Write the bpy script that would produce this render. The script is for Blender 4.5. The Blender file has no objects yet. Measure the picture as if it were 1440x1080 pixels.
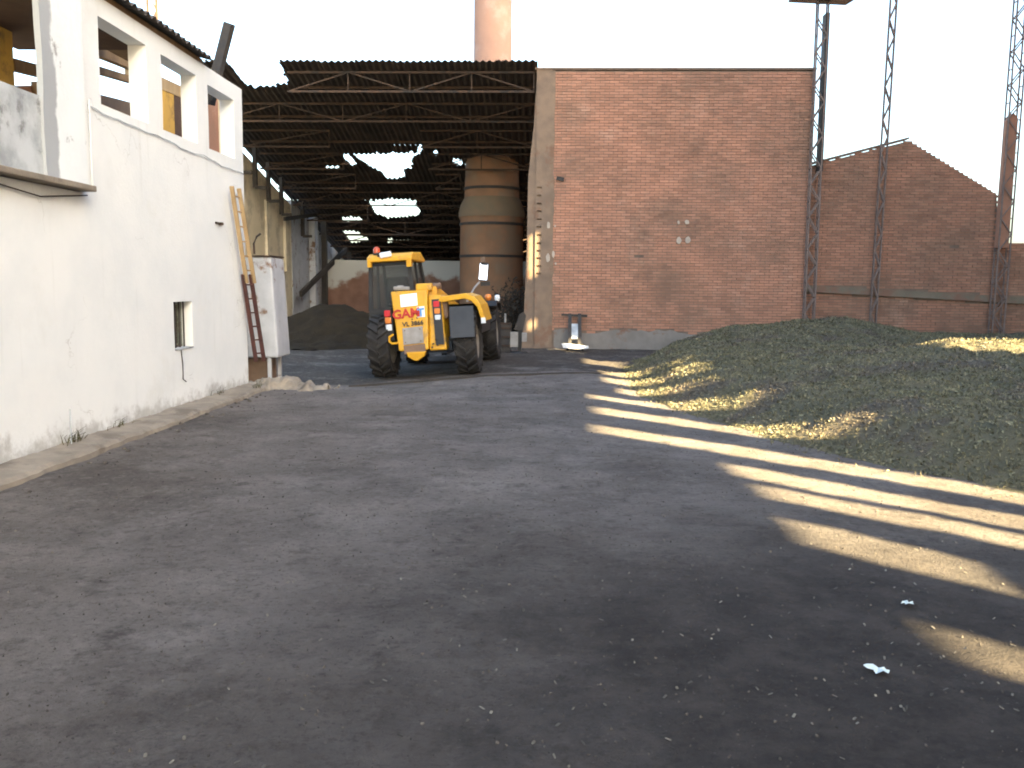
import bpy, bmesh, math, random
from mathutils import Vector, Matrix, Euler, noise
random.seed(11)
S = bpy.context.scene
C = S.collection
R = math.radians

# ---------------------------------------------------------------- camera, light, exposure
cd = bpy.data.cameras.new('camera'); cam = bpy.data.objects.new('camera', cd); C.objects.link(cam)
cd.sensor_width = 36.0; cd.lens = 1250.0/1440.0*36.0; cd.clip_start = .05; cd.clip_end = 3000
cam.location = (0, 0, 1.7)
cam.matrix_world = Matrix.Translation((0, 0, 1.7)) @ Matrix.Rotation(R(1.947), 4, 'Z') @ Matrix.Rotation(R(90-6.32), 4, 'X') @ Matrix.Rotation(R(.5), 4, 'Z')
S.camera = cam
SUN_EL, SUN_AZ = 22.0, 135.0          # azimuth clockwise from +Y: low sun behind the camera on the right
w = bpy.data.worlds.new('World'); S.world = w; w.use_nodes = True
wn = w.node_tree.nodes; sky = wn.new('ShaderNodeTexSky'); sky.sky_type = 'NISHITA'; sky.sun_disc = False
sky.sun_elevation = R(SUN_EL); sky.sun_rotation = R(SUN_AZ); sky.dust_density = 4.0; sky.air_density = 1.0; sky.ozone_density = 1.0
w.node_tree.links.new(sky.outputs[0], wn['Background'].inputs[0]); wn['Background'].inputs[1].default_value = .055
sl = bpy.data.lights.new('sun', 'SUN'); sl.energy = 5.0; sl.angle = R(.45); sl.color = (1, .76, .43)
so = bpy.data.objects.new('sun', sl); C.objects.link(so)
ce = math.cos(R(SUN_EL))
sd = Vector((-math.sin(R(SUN_AZ))*ce, -math.cos(R(SUN_AZ))*ce, -math.sin(R(SUN_EL))))
so.rotation_euler = sd.to_track_quat('-Z', 'Y').to_euler(); so.location = (30, -20, 30)
vs = S.view_settings; vs.view_transform = 'Standard'; vs.look = 'None'; vs.gamma = 1; vs.use_curve_mapping = False
vs.exposure = 4.12
vs.use_white_balance = True; vs.white_balance_temperature = 6450; vs.white_balance_tint = 4
S.cycles.max_bounces = 6; S.cycles.diffuse_bounces = 4; S.cycles.filter_width = 1.9

# ---------------------------------------------------------------- materials
def mat(name, c1, c2, scale=3.0, rough=.9, bump=.3, bscale=40.0, c3=None, s3=.6, t3=(.5, .62), metal=0.0, island=0.0, spec=.3, bdist=.01, stretch=(1, 1, 1), extra=None):
    m = bpy.data.materials.new(name); m.use_nodes = True
    N, L = m.node_tree.nodes, m.node_tree.links
    b = N['Principled BSDF']; b.inputs['Roughness'].default_value = rough; b.inputs['Metallic'].default_value = metal
    b.inputs['Specular IOR Level'].default_value = spec
    g = N.new('ShaderNodeNewGeometry'); mp = N.new('ShaderNodeMapping'); mp.inputs['Scale'].default_value = stretch
    L.new(g.outputs['Position'], mp.inputs['Vector']); P = mp.outputs[0]
    def nz(sc, det=6, r=.6):
        n = N.new('ShaderNodeTexNoise'); n.inputs['Scale'].default_value = sc; n.inputs['Detail'].default_value = det
        n.inputs['Roughness'].default_value = r; L.new(P, n.inputs['Vector']); return n.outputs['Fac']
    def ramp(f, a, c):
        r = N.new('ShaderNodeMapRange'); r.inputs[1].default_value = a; r.inputs[2].default_value = c; r.interpolation_type = 'SMOOTHSTEP'
        L.new(f, r.inputs[0]); return r.outputs[0]
    def mix(f, a, c):
        x = N.new('ShaderNodeMix'); x.data_type = 'RGBA'
        if hasattr(f, 'links'): L.new(f, x.inputs[0])
        else: x.inputs[0].default_value = f
        for v, i in ((a, 6), (c, 7)):
            if hasattr(v, 'links'): L.new(v, x.inputs[i])
            else: x.inputs[i].default_value = (*v, 1)
        return x.outputs[2]
    col = mix(ramp(nz(scale), .32, .68), c1, c2)
    if c3: col = mix(ramp(nz(s3, 8, .65), *t3), col, c3)
    if extra: col = extra(N, L, P, nz, ramp, mix, col)
    if island:
        oi = N.new('ShaderNodeObjectInfo'); ad = N.new('ShaderNodeMath'); ad.operation = 'ADD'
        L.new(g.outputs['Random Per Island'], ad.inputs[0]); L.new(oi.outputs['Random'], ad.inputs[1])
        fr = N.new('ShaderNodeMath'); fr.operation = 'FRACT'; L.new(ad.outputs[0], fr.inputs[0])
        mr = N.new('ShaderNodeMapRange'); mr.inputs[3].default_value = 1-island; mr.inputs[4].default_value = 1+island; L.new(fr.outputs[0], mr.inputs[0])
        hv = N.new('ShaderNodeHueSaturation'); L.new(mr.outputs[0], hv.inputs['Value']); L.new(col, hv.inputs['Color']); col = hv.outputs[0]
    L.new(col, b.inputs['Base Color'])
    if bump:
        bn = N.new('ShaderNodeBump'); bn.inputs['Strength'].default_value = bump; bn.inputs['Distance'].default_value = bdist
        hgt = nz(bscale, 5, .65)
        if name in ('dirt', 'pomace', 'dark_soil', 'concrete'):
            h2 = nz(bscale*.22, 8, .75); ad = N.new('ShaderNodeMath'); ad.operation = 'MULTIPLY_ADD'; L.new(h2, ad.inputs[0]); ad.inputs[1].default_value = 2.2; L.new(hgt, ad.inputs[2]); hgt = ad.outputs[0]
        L.new(hgt, bn.inputs['Height']); L.new(bn.outputs[0], b.inputs['Normal'])
    return m

def sepz(N, L):
    g = N.new('ShaderNodeNewGeometry'); s = N.new('ShaderNodeSeparateXYZ'); L.new(g.outputs['Position'], s.inputs[0]); return s.outputs
def mth(N, L, op, a, b=None):
    n = N.new('ShaderNodeMath'); n.operation = op
    for v, i in ((a, 0), (b, 1)):
        if v is None: continue
        if hasattr(v, 'links'): L.new(v, n.inputs[i])
        else: n.inputs[i].default_value = v
    return n.outputs[0]

def ground_extra(N, L, P, nz, ramp, mix, col):
    x, y, z = sepz(N, L)
    n1 = nz(.5, 6, .6)
    # dark soil spilled around the near right corner of the yard (ragged stain)
    dx = mth(N, L, 'MULTIPLY', mth(N, L, 'SUBTRACT', x, 2.2), .36); dy = mth(N, L, 'MULTIPLY', mth(N, L, 'SUBTRACT', y, 3.0), .34)
    d = mth(N, L, 'SQRT', mth(N, L, 'ADD', mth(N, L, 'MULTIPLY', dx, dx), mth(N, L, 'MULTIPLY', dy, dy)))
    d = mth(N, L, 'ADD', d, mth(N, L, 'MULTIPLY', mth(N, L, 'SUBTRACT', n1, .5), 1.5))
    # dark floor inside the shed and just outside it
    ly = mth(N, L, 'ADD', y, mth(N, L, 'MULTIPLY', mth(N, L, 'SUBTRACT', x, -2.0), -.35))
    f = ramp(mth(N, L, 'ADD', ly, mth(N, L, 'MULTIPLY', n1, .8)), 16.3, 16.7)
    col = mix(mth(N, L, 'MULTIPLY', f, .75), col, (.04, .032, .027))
    # pale dusty scuffs and dark blots
    col = mix(mth(N, L, 'MULTIPLY', ramp(nz(.9, 10, .75), .5, .68), .6), col, (.33, .3, .277))
    col = mix(mth(N, L, 'MULTIPLY', ramp(nz(2.1, 8, .74), .56, .70), .65), col, (.042, .035, .03))
    col = mix(mth(N, L, 'MULTIPLY', ramp(nz(.33, 5, .6), .5, .66), .5), col, (.105, .082, .066))
    for sc, lo, hi, am, c in ((5, .5, .7, .5, (.05, .041, .034)), (11, .52, .7, .5, (.31, .28, .255)), (23, .5, .68, .5, (.045, .037, .031)), (60, .56, .7, .4, (.2, .18, .16))):
        col = mix(mth(N, L, 'MULTIPLY', ramp(nz(sc, 6, .7), lo, hi), am), col, c)
    col = mix(mth(N, L, 'MULTIPLY', ramp(d, 1.7, .5), .88), col, mix(ramp(nz(3.2, 7, .7), .4, .65), (.024, .02, .018), (.06, .05, .043)))
    col = mix(mth(N, L, 'MULTIPLY', ramp(nz(38, 3, .6), .66, .74), .3), col, (.24, .22, .2))
    col = mix(mth(N, L, 'MULTIPLY', ramp(nz(30, 3, .6), .36, .28), .5), col, (.03, .026, .024))
    return col

M = {}
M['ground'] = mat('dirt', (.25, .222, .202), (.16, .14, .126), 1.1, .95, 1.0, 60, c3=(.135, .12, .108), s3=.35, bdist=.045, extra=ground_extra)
def base_dirt(N, L, P, nz, ramp, mix, col):
    x, y, z = sepz(N, L)
    h = mth(N, L, 'ADD', z, mth(N, L, 'MULTIPLY', mth(N, L, 'SUBTRACT', nz(2.6, 8, .72), .5), -1.1))
    col = mix(mth(N, L, 'MULTIPLY', ramp(h, .3, .02), .65), col, (.27, .26, .24))
    st = nz(1.2, 6, .6)
    col = mix(mth(N, L, 'MULTIPLY', ramp(st, .56, .74), .35), col, (.6, .6, .56))
    mp = N.new('ShaderNodeMapping'); mp.inputs['Scale'].default_value = (1, 7, .35); L.new(P.node.inputs[0].links[0].from_socket, mp.inputs[0])
    sn = N.new('ShaderNodeTexNoise'); sn.inputs['Scale'].default_value = 1.3; sn.inputs['Detail'].default_value = 7; L.new(mp.outputs[0], sn.inputs['Vector'])
    col = mix(mth(N, L, 'MULTIPLY', ramp(sn.outputs['Fac'], .6, .8), .2), col, (.5, .5, .47))
    vo = N.new('ShaderNodeTexVoronoi'); vo.feature = 'DISTANCE_TO_EDGE'; vo.inputs['Scale'].default_value = .55
    dn = N.new('ShaderNodeVectorMath'); dn.operation = 'ADD'; nn = N.new('ShaderNodeTexNoise'); nn.inputs['Scale'].default_value = 2.5; nn.inputs['Detail'].default_value = 6; L.new(P, nn.inputs['Vector'])
    L.new(P, dn.inputs[0]); L.new(nn.outputs['Color'], dn.inputs[1]); L.new(dn.outputs[0], vo.inputs['Vector'])
    return mix(mth(N, L, 'MULTIPLY', ramp(vo.outputs['Distance'], .005, .001), mth(N, L, 'MULTIPLY', ramp(nz(.7, 3, .5), .54, .62), .4)), col, (.3, .29, .27))
M['white'] = mat('white_plaster', (.69, .715, .725), (.75, .765, .765), 1.1, .9, .35, 22, bdist=.012, extra=base_dirt)
M['cream'] = mat('cream_plaster', (.6, .53, .38), (.68, .6, .45), 1.2, .9, .3, 25, c3=(.45, .4, .3), s3=.8)
M['peel'] = mat('peeling_paint', (.74, .75, .74), (.66, .68, .69), 2.0, .85, .5, 18, c3=(.25, .25, .24), s3=1.5, t3=(.56, .63))
def pier_extra(N, L, P, nz, ramp, mix, col):
    x, y, z = sepz(N, L)
    e = mth(N, L, 'ADD', mth(N, L, 'ADD', y, mth(N, L, 'MULTIPLY', z, .07)), mth(N, L, 'MULTIPLY', mth(N, L, 'SUBTRACT', nz(1.3, 7, .6), .5), .55))
    return mix(ramp(e, 8.93, 8.87), col, (.36, .38, .4))
M['pier_paint'] = mat('peeling_pier_paint', (.76, .79, .8), (.7, .74, .76), 2.0, .85, .6, 18, c3=(.3, .31, .31), s3=1.8, t3=(.6, .66), extra=pier_extra)
M['weathered'] = mat('weathered_render', (.27, .29, .31), (.5, .53, .55), 2.6, .9, .5, 24, c3=(.17, .17, .17), s3=2.2, t3=(.55, .66))
M['concrete'] = mat('concrete', (.28, .24, .19), (.2, .17, .135), 3.5, .95, .6, 35, c3=(.15, .125, .1), s3=1.9, t3=(.54, .68), bdist=.012)
M['band'] = mat('mossy_concrete', (.19, .155, .115), (.15, .135, .1), 2.5, .95, .6, 35, c3=(.2, .12, .085), s3=1.3, t3=(.5, .62))
M['render_grey'] = mat('grey_render', (.24, .215, .19), (.19, .17, .15), 2.0, .95, .5, 30, c3=(.2, .12, .085), s3=1.6, t3=(.52, .62))
M['mortar'] = mat('mortar', (.2, .145, .11), (.15, .11, .085), 3, .95, .5, 40)
M['mortar_pale'] = mat('pale_mortar', (.245, .172, .12), (.18, .13, .095), 2.2, .95, .6, 30, c3=(.2, .12, .08), s3=1.7, t3=(.55, .63))
def brick_grime(N, L, P, nz, ramp, mix, col):
    col = mix(mth(N, L, 'MULTIPLY', ramp(nz(.45, 8, .7), .44, .66), .7), col, (.205, .13, .092))
    col = mix(mth(N, L, 'MULTIPLY', ramp(nz(.8, 8, .72), .54, .72), .45), col, (.46, .3, .22))
    return mix(mth(N, L, 'MULTIPLY', ramp(nz(5, 4, .6), .6, .75), .35), col, (.36, .25, .17))
M['brick'] = mat('brick', (.45, .225, .146), (.36, .187, .125), 1.1, .95, .5, 55, island=.13, extra=brick_grime)
M['brick_old'] = mat('old_brick', (.36, .182, .12), (.275, .148, .1), 1.0, .95, .5, 55, island=.14, extra=brick_grime)
M['patch'] = mat('lime_patch', (.46, .39, .32), (.38, .32, .26), 5, .95, .3, 40)
M['rust'] = mat('rusty_steel', (.065, .038, .024), (.045, .03, .021), 6, .8, .3, 60, c3=(.03, .024, .02), s3=3)
M['old_green'] = mat('faded_green_paint', (.16, .18, .15), (.24, .26, .22), 6, .8, .3, 50, c3=(.12, .1, .08), s3=4)
M['rust_glare'] = mat('glare_lattice', (.22, .165, .14), (.15, .115, .1), 6, .8, .3, 60)  # rust lightened to carry the sky glare over the columns in its colour
M['dark_steel'] = mat('dark_steel', (.035, .033, .032), (.055, .045, .038), 5, .7, .3, 50)
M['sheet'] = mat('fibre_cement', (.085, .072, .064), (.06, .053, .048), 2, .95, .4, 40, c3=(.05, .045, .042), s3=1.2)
M['wood'] = mat('old_wood', (.23, .15, .08), (.16, .1, .055), 5, .85, .4, 40, stretch=(1, 1, .2))
M['wood_pale'] = mat('pale_wood', (.4, .29, .16), (.33, .23, .12), 6, .8, .3, 40, stretch=(1, 1, .2))
M['wood_dark'] = mat('red_brown_paint', (.085, .035, .03), (.06, .028, .026), 6, .7, .2, 40)
M['ochre'] = mat('ochre_paint', (.6, .36, .07), (.5, .3, .07), 2, .85, .3, 30, c3=(.3, .18, .06), s3=1.8)
M['brown'] = mat('brown_board', (.075, .045, .032), (.1, .06, .04), 4, .85, .3, 30)
M['yellow'] = mat('machine_yellow', (.66, .345, .012), (.58, .29, .012), 3.5, .42, .1, 25, c3=(.3, .17, .05), s3=3.2, t3=(.54, .7), spec=.45)
M['black'] = mat('black_plastic', (.018, .018, .02), (.03, .029, .028), 4, .55, .1, 40)
M['rubber'] = mat('tyre_rubber', (.022, .021, .022), (.036, .033, .031), 5, .9, .3, 60, c3=(.06, .052, .044), s3=4, t3=(.58, .72))
M['flap'] = mat('mudflap_rubber', (.04, .045, .055), (.055, .06, .07), 3, .6, .1, 30)
M['rim'] = mat('rim_paint', (.22, .2, .18), (.17, .15, .13), 6, .7, .2, 40)
M['plate'] = mat('grey_plate', (.3, .28, .26), (.24, .22, .2), 6, .6, .2, 40)
M['bare'] = mat('brown_steel', (.2, .13, .09), (.15, .1, .07), 6, .7, .3, 40)
M['label'] = mat('white_label', (.85, .85, .84), (.82, .82, .81), 3, .4, 0)
M['red_ink'] = mat('red_ink', (.45, .03, .02), (.4, .03, .02), 3, .5, 0)
M['blue_ink'] = mat('blue_ink', (.12, .3, .6), (.1, .26, .5), 3, .5, 0)
M['black_ink'] = mat('black_ink', (.02, .02, .02), (.03, .03, .03), 3, .5, 0)
M['red_lens'] = mat('red_lens', (.6, .02, .03), (.5, .02, .03), 9, .25, 0, spec=.6)
M['amber_lens'] = mat('amber_lens', (.7, .22, .04), (.6, .18, .03), 9, .25, 0, spec=.6)
M['clear_lens'] = mat('clear_lens', (.7, .74, .78), (.6, .65, .7), 9, .2, 0, spec=.6)
M['beacon'] = mat('beacon_lens', (.5, .07, .015), (.42, .06, .015), 9, .2, 0, spec=.6)
M['chrome'] = mat('mirror_glass', (.8, .83, .86), (.78, .8, .84), 3, .04, 0, metal=1)
M['tank'] = mat('white_tank_paint', (.46, .47, .5), (.38, .39, .42), 3, .6, .25, 30, c3=(.17, .1, .06), s3=2.2, t3=(.56, .66))
M['paper'] = mat('paper', (.6, .66, .64), (.5, .57, .55), 9, .7, .3, 60)
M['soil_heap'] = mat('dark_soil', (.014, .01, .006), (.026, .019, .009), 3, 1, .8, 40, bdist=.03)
M['heap'] = mat('pomace', (.15, .13, .08), (.1, .093, .058), 2.6, .95, .9, 45, c3=(.105, .09, .068), s3=1.1, bdist=.03)
M['chip'] = mat('pomace_chip', (.2, .178, .105), (.115, .11, .066), 2.0, .85, 0, island=.6, c3=(.15, .125, .09), s3=1.1)
M['pebble'] = mat('pebble', (.11, .096, .083), (.05, .044, .04), 7, .9, .2, 60, island=.5)
M['straw'] = mat('straw', (.16, .145, .115), (.09, .08, .065), 9, .9, 0, island=.6)
M['twig'] = mat('dry_twig', (.05, .04, .03), (.035, .028, .022), 8, .9, 0)
M['weed'] = mat('dry_weed', (.09, .085, .04), (.06, .055, .03), 8, .9, 0, island=.3)
M['chimney_sunlit'] = mat('sunlit_brick', (.42, .25, .18), (.36, .21, .155), 1.6, .95, .5, 40, c3=(.47, .31, .24), s3=.8, t3=(.5, .66))  # sunlight put into the colour: paler brick for the shaft above the roof
M['chimney'] = mat('chimney_brick', (.28, .155, .09), (.22, .125, .075), 1.6, .95, .5, 40, c3=(.22, .15, .1), s3=.8, t3=(.5, .66))
M['moss'] = mat('mossy_brick', (.17, .135, .09), (.2, .14, .09), 3, .95, .5, 40)
gl = bpy.data.materials.new('cab_glass'); gl.use_nodes = True
gb = gl.node_tree.nodes['Principled BSDF']; gb.inputs['Base Color'].default_value = (.045, .05, .05, 1); gb.inputs['Roughness'].default_value = .06
gb.inputs['Alpha'].default_value = .42; M['glass'] = gl

# ---------------------------------------------------------------- mesh helpers
class MB:
    def __init__(s): s.v = []; s.f = []
    def add(s, vs, fs):
        o = len(s.v); s.v += [tuple(p) for p in vs]; s.f += [tuple(i+o for i in f) for f in fs]; return s
    def box(s, c, d, rot=None, taper=1.0):
        hx, hy, hz = d[0]/2, d[1]/2, d[2]/2
        P = [Vector((x*hx*(taper if z > 0 else 1), y*hy*(taper if z > 0 else 1), z*hz)) for x, y, z in ((-1,-1,-1),(1,-1,-1),(1,1,-1),(-1,1,-1),(-1,-1,1),(1,-1,1),(1,1,1),(-1,1,1))]
        if rot is not None:
            m = Euler(rot).to_matrix() if not isinstance(rot, Matrix) else rot
            P = [m @ p for p in P]
        c = Vector(c); return s.add([p+c for p in P], [(0,3,2,1),(4,5,6,7),(0,1,5,4),(1,2,6,5),(2,3,7,6),(3,0,4,7)])
    def frame(s, p, q, up=(0, 0, 1)):
        p, q = Vector(p), Vector(q); d = (q-p); l = d.length; d.normalize(); u = Vector(up)
        if abs(d.dot(u)) > .98: u = Vector((1, 0, 0))
        a = d.cross(u).normalized(); b = a.cross(d); return p, q, d, l, a, b
    def bar(s, p, q, wd, h=None, up=(0, 0, 1)):
        h = wd if h is None else h; p, q, d, l, a, b = s.frame(p, q, up)
        P = []
        for o in (p, q):
            for i, j in ((-1,-1),(1,-1),(1,1),(-1,1)): P.append(o+a*(i*wd/2)+b*(j*h/2))
        return s.add(P, [(3,2,1,0),(4,5,6,7),(0,1,5,4),(1,2,6,5),(2,3,7,6),(3,0,4,7)])
    def tube(s, pts, r, n=6, r2=None):
        rings = []
        for k, p in enumerate(pts):
            a0 = Vector(pts[max(0, k-1)]); b0 = Vector(pts[min(len(pts)-1, k+1)])
            _, _, d, l, a, b = s.frame(a0, b0); rr = r if r2 is None else r+(r2-r)*k/(len(pts)-1)
            rings.append([Vector(p)+a*(rr*math.cos(6.2832*i/n))+b*(rr*math.sin(6.2832*i/n)) for i in range(n)])
        V = [v for rg in rings for v in rg]; F = []
        for k in range(len(rings)-1):
            for i in range(n):
                j = (i+1) % n; F.append((k*n+i, k*n+j, (k+1)*n+j, (k+1)*n+i))
        F.append(tuple(range(n-1, -1, -1))); F.append(tuple((len(rings)-1)*n+i for i in range(n)))
        return s.add(V, F)
    def lathe(s, prof, c, n=24, axis='Z', closed=False):
        V = []; m = len(prof)
        for i in range(n):
            a = 6.28318*i/n
            for r, h in prof:
                if axis == 'Z': V.append(Vector((r*math.cos(a), r*math.sin(a), h))+Vector(c))
                else: V.append(Vector((h, r*math.cos(a), r*math.sin(a)))+Vector(c))
        F = []
        for i in range(n):
            j = (i+1) % n
            for k in range(m if closed else m-1):
                l = (k+1) % m
                F.append((i*m+k, j*m+k, j*m+l, i*m+l) if axis == 'Z' else (i*m+k, i*m+l, j*m+l, j*m+k))
        return s.add(V, F)
    def prism(s, poly, a, b, plane='XZ'):
        n = len(poly); V = []
        for t in (a, b):
            for u, v in poly: V.append({'XZ': (u, t, v), 'YZ': (t, u, v), 'XY': (u, v, t)}[plane])
        F = [tuple(range(n)), tuple(range(2*n-1, n-1, -1))]
        for i in range(n): j = (i+1) % n; F.append((j, i, n+i, n+j))
        return s.add(V, F)
    def mesh(s, name, m, off=(0, 0, 0), smooth=False):
        me = bpy.data.meshes.new(name); o = Vector(off)
        me.from_pydata([(v[0]-o.x, v[1]-o.y, v[2]-o.z) for v in s.v], [], s.f)
        bm = bmesh.new(); bm.from_mesh(me); bmesh.ops.delete(bm, geom=[v for v in bm.verts if not v.link_faces], context='VERTS'); bmesh.ops.recalc_face_normals(bm, faces=bm.faces); bm.to_mesh(me); bm.free()
        me.materials.append(M[m] if isinstance(m, str) else m)
        if smooth:
            for p in me.polygons: p.use_smooth = True
        return me
    def build(s, name, m, parent=None, off=None, smooth=False, bevel=0):
        if off is None: off = root_loc(parent) if parent is not None else (0, 0, 0)
        o = bpy.data.objects.new(name, s.mesh(name, m, off, smooth)); C.objects.link(o)
        if parent is not None: o.parent = parent
        if bevel:
            b = o.modifiers.new('bevel', 'BEVEL'); b.width = bevel; b.segments = 2; b.limit_method = 'ANGLE'; b.angle_limit = R(40)
        return o
def root_loc(o):
    while o.parent is not None: o = o.parent
    return Vector(o.get('off', o.location))
def tag(o, label, cat, group=None, kind=None):
    if label: o['label'] = label
    if cat: o['category'] = cat
    if group: o['group'] = group
    if kind: o['kind'] = kind
    return o
def thing(name, loc, label, cat, group=None, rot=None, local=False):
    o = bpy.data.objects.new(name, None); C.objects.link(o); o.location = loc; o.empty_display_size = .2
    if rot: o.rotation_euler = rot
    if local: o['off'] = (0.0, 0.0, 0.0)
    return tag(o, label, cat, group)
def link(name, me, loc, parent, rot=None):
    o = bpy.data.objects.new(name, me); C.objects.link(o); o.parent = parent; o.location = Vector(loc)-root_loc(parent)
    if rot: o.rotation_euler = rot
    return o
def slab(u0, u1, z0, z1, t0, t1, axis, holes=(), top=None, cell=.4, jit=.004):
    """upright wall with real openings: axis 'Y' runs along Y with thickness in X, axis 'X' runs along X with thickness in Y"""
    mb = MB()
    def cuts(a, b, hs):
        c = {a, b}
        for h in hs: c |= {min(max(h[0], a), b), min(max(h[1], a), b)}
        c = sorted(c); out = [c[0]]
        for p, q in zip(c, c[1:]):
            n = max(1, int((q-p)/cell+.5))
            out += [p+(q-p)*(k+1)/n for k in range(n)]
        return out
    U = cuts(u0, u1, [(h[0], h[1]) for h in holes]); Z = cuts(z0, z1, [(h[2], h[3]) for h in holes])
    nu, nz_ = len(U), len(Z)
    full = [[not any(h[0]-1e-5 <= (U[i]+U[i+1])/2 <= h[1]+1e-5 and h[2]-1e-5 <= (Z[j]+Z[j+1])/2 <= h[3]+1e-5 for h in holes) for j in range(nz_-1)] for i in range(nu-1)]
    V = []
    for t, sg in ((t0, -1), (t1, 1)):
        for i in range(nu):
            for j in range(nz_):
                z = Z[j]
                if top: z = z0+(z-z0)*(top(U[i])-z0)/(z1-z0)
                tt = t+noise.noise((U[i]*1.7, z*1.7, t))*jit*2; uu = U[i]+(noise.noise((U[i]*2+9, z*2.3, 3))*jit if 0 < i < nu-1 else 0)
                V.append((tt, uu, z) if axis == 'Y' else (uu, tt, z))
    K = nu*nz_; id_ = lambda s_, i, j: s_*K+i*nz_+j
    F = []
    for i in range(nu-1):
        for j in range(nz_-1):
            if not full[i][j]: continue
            F.append((id_(0,i,j), id_(0,i+1,j), id_(0,i+1,j+1), id_(0,i,j+1))); F.append((id_(1,i,j), id_(1,i,j+1), id_(1,i+1,j+1), id_(1,i+1,j)))
            for di, dj, a, b in ((-1,0,(i,j),(i,j+1)), (1,0,(i+1,j),(i+1,j+1)), (0,-1,(i,j),(i+1,j)), (0,1,(i,j+1),(i+1,j+1))):
                ii, jj = i+di, j+dj
                if not (0 <= ii < nu-1 and 0 <= jj < nz_-1) or not full[ii][jj]:
                    F.append((id_(0,*a), id_(0,*b), id_(1,*b), id_(1,*a)))
    return mb.add(V, F)
def pin(x, y, P):
    r = False; n = len(P)
    for i in range(n):
        (x1, y1), (x2, y2) = P[i], P[i-1]
        if (y1 > y) != (y2 > y) and x < (x2-x1)*(y-y1)/(y2-y1)+x1: r = not r
    return r
def sstep(a, b, x):
    t = min(1, max(0, (x-a)/(b-a))); return t*t*(3-2*t)
def lerp_tab(T, v):
    if v <= T[0][0]: return T[0][1]
    for (a, p), (b, q) in zip(T, T[1:]):
        if v <= b: return p+(q-p)*(v-a)/(b-a)
    return T[-1][1]

# ---------------------------------------------------------------- ground
def gh(x, y):
    h = .02*noise.noise((x*.9, y*.9, 0))+.012*noise.noise((x*2.6, y*2.6, 5))+.006*noise.noise((x*5.5, y*5.5, 2))
    k = sstep(13.8, 15.6, y)*sstep(23, 20.5, y)*sstep(-7.5, -4.8, x)*sstep(2, .4, x)
    h += k*.065*max(-1.2, min(1.2, x+2.15))
    return h
def axis_lines(a, b, st, far):
    L = [a+(b-a)*i/int((b-a)/st) for i in range(int((b-a)/st)+1)]; lo, hi, d = a, b, st
    lo_l, hi_l = [], []
    while hi < far:
        d *= 1.45; lo -= d; hi += d; lo_l.append(lo); hi_l.append(hi)
    return lo_l[::-1]+L+hi_l
gx, gy = axis_lines(-6, 8, .13, 900), axis_lines(2.4, 26, .13, 900)
V = [(x, y, gh(x, y) if abs(x) < 20 and -5 < y < 60 else 0) for x in gx for y in gy]; n = len(gy)
mb = MB().add(V, [(i*n+j, (i+1)*n+j, (i+1)*n+j+1, i*n+j+1) for i in range(len(gx)-1) for j in range(n-1)])
tag(mb.build('ground', 'ground', smooth=True), 'grey brown packed dirt yard', None, kind='structure')

# ---------------------------------------------------------------- unseen right-hand wall shaped to shade the yard; its slots cut the sun streaks
WX = 13.8
fw = thing('shade_wall', (WX, 2, 0), 'unseen tall brick wall right of yard, openings shaped to throw sun streaks', 'wall')
slots = []
for a, b, bot_, top_ in ((5.95,6.45,5.5,6.74),(7.6,8.3,6.33,6.85),(9.02,9.52,5.0,6.8),(9.76,10.35,5.0,6.85),(10.98,11.58,5.0,7.5),(12.63,13.25,6.2,7.45),(14.15,14.72,6.55,7.45),(15.45,16.0,6.8,7.16),(16.45,17.45,6.85,7.28),(18.0,18.8,6.9,7.25),(20.0,21.2,6.95,7.4),
        (19.4,20.5,4.5,5.3),(16.85,17.2,4.75,5.02),(23.98,24.07,9.98,11.12),(23.97,24.06,8.57,8.8),(23.9,24.5,7.45,7.75)):
    slots.append((a-WX-.1, b-WX, bot_, top_+.06))
slab(-9, 24.0, -.1, 21.5, WX, WX+.1, 'Y', slots, cell=1.2, jit=.0).build('wall', 'brick', fw)
slab(-24, -9, -.1, 16.2, WX, WX+.1, 'Y', cell=1.2, jit=.0).build('wall', 'brick', fw)
for y in (-23.8, -16, -9.2, 8.6, 12.9, 17.5, 23.7): MB().box((WX+.3, y, 8), (.4, .4, 16.2)).build('buttress', 'brick', fw)

# ---------------------------------------------------------------- brick walls with single bricks
BL, BC = .25, .0735
def brick_mesh(l=.236, d=.03, h=.061):
    return MB().box((0, d/2, 0), (l, d, h)).mesh('brick', 'brick')
def brickwork(root, x0, x1, z0, top, yface, material, nparts, prefer, skip=lambda x, z: False):
    """courses of single bricks in front of a mortar backing; the nparts largest are objects, the rest one joined part"""
    cells = []
    r = 0; z = z0
    while z < 12:
        x = x0-(BL/2 if r % 2 else 0); any_ = False
        while x < x1:
            a, b = max(x+.006, x0), min(x+BL-.006, x1)
            if b-a > .05:
                xc = (a+b)/2
                if z+BC <= top(xc)+.01:
                    any_ = True
                    if not skip(xc, z+BC/2) and random.random() > .0004: cells.append((xc, z+BC/2, b-a))
            x += BL
        if not any_: break
        z += BC; r += 1
    cells.sort(key=lambda c: prefer(c[0], c[1]))
    base = MB().box((0, .017, 0), (.235, .036, .059)).mesh('brick', material)
    k = 0; rest = MB()
    for xc, zc, l in cells:
        dy = random.gauss(0, .003); rz = random.gauss(0, .004)
        if k < nparts and abs(l-.238) < .01:
            link('brick', base, (xc, yface-.012+dy, zc+random.gauss(0, .0015)), root, (random.gauss(0, .01), random.gauss(0, .008), rz)); k += 1
        else:
            rest.box((xc, yface+.005+dy, zc+random.gauss(0, .0015)), (l, .036, .059), (0, random.gauss(0, .008), rz))
    o = rest.build('brick_courses', material, root); o['kind'] = 'stuff'

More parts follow.
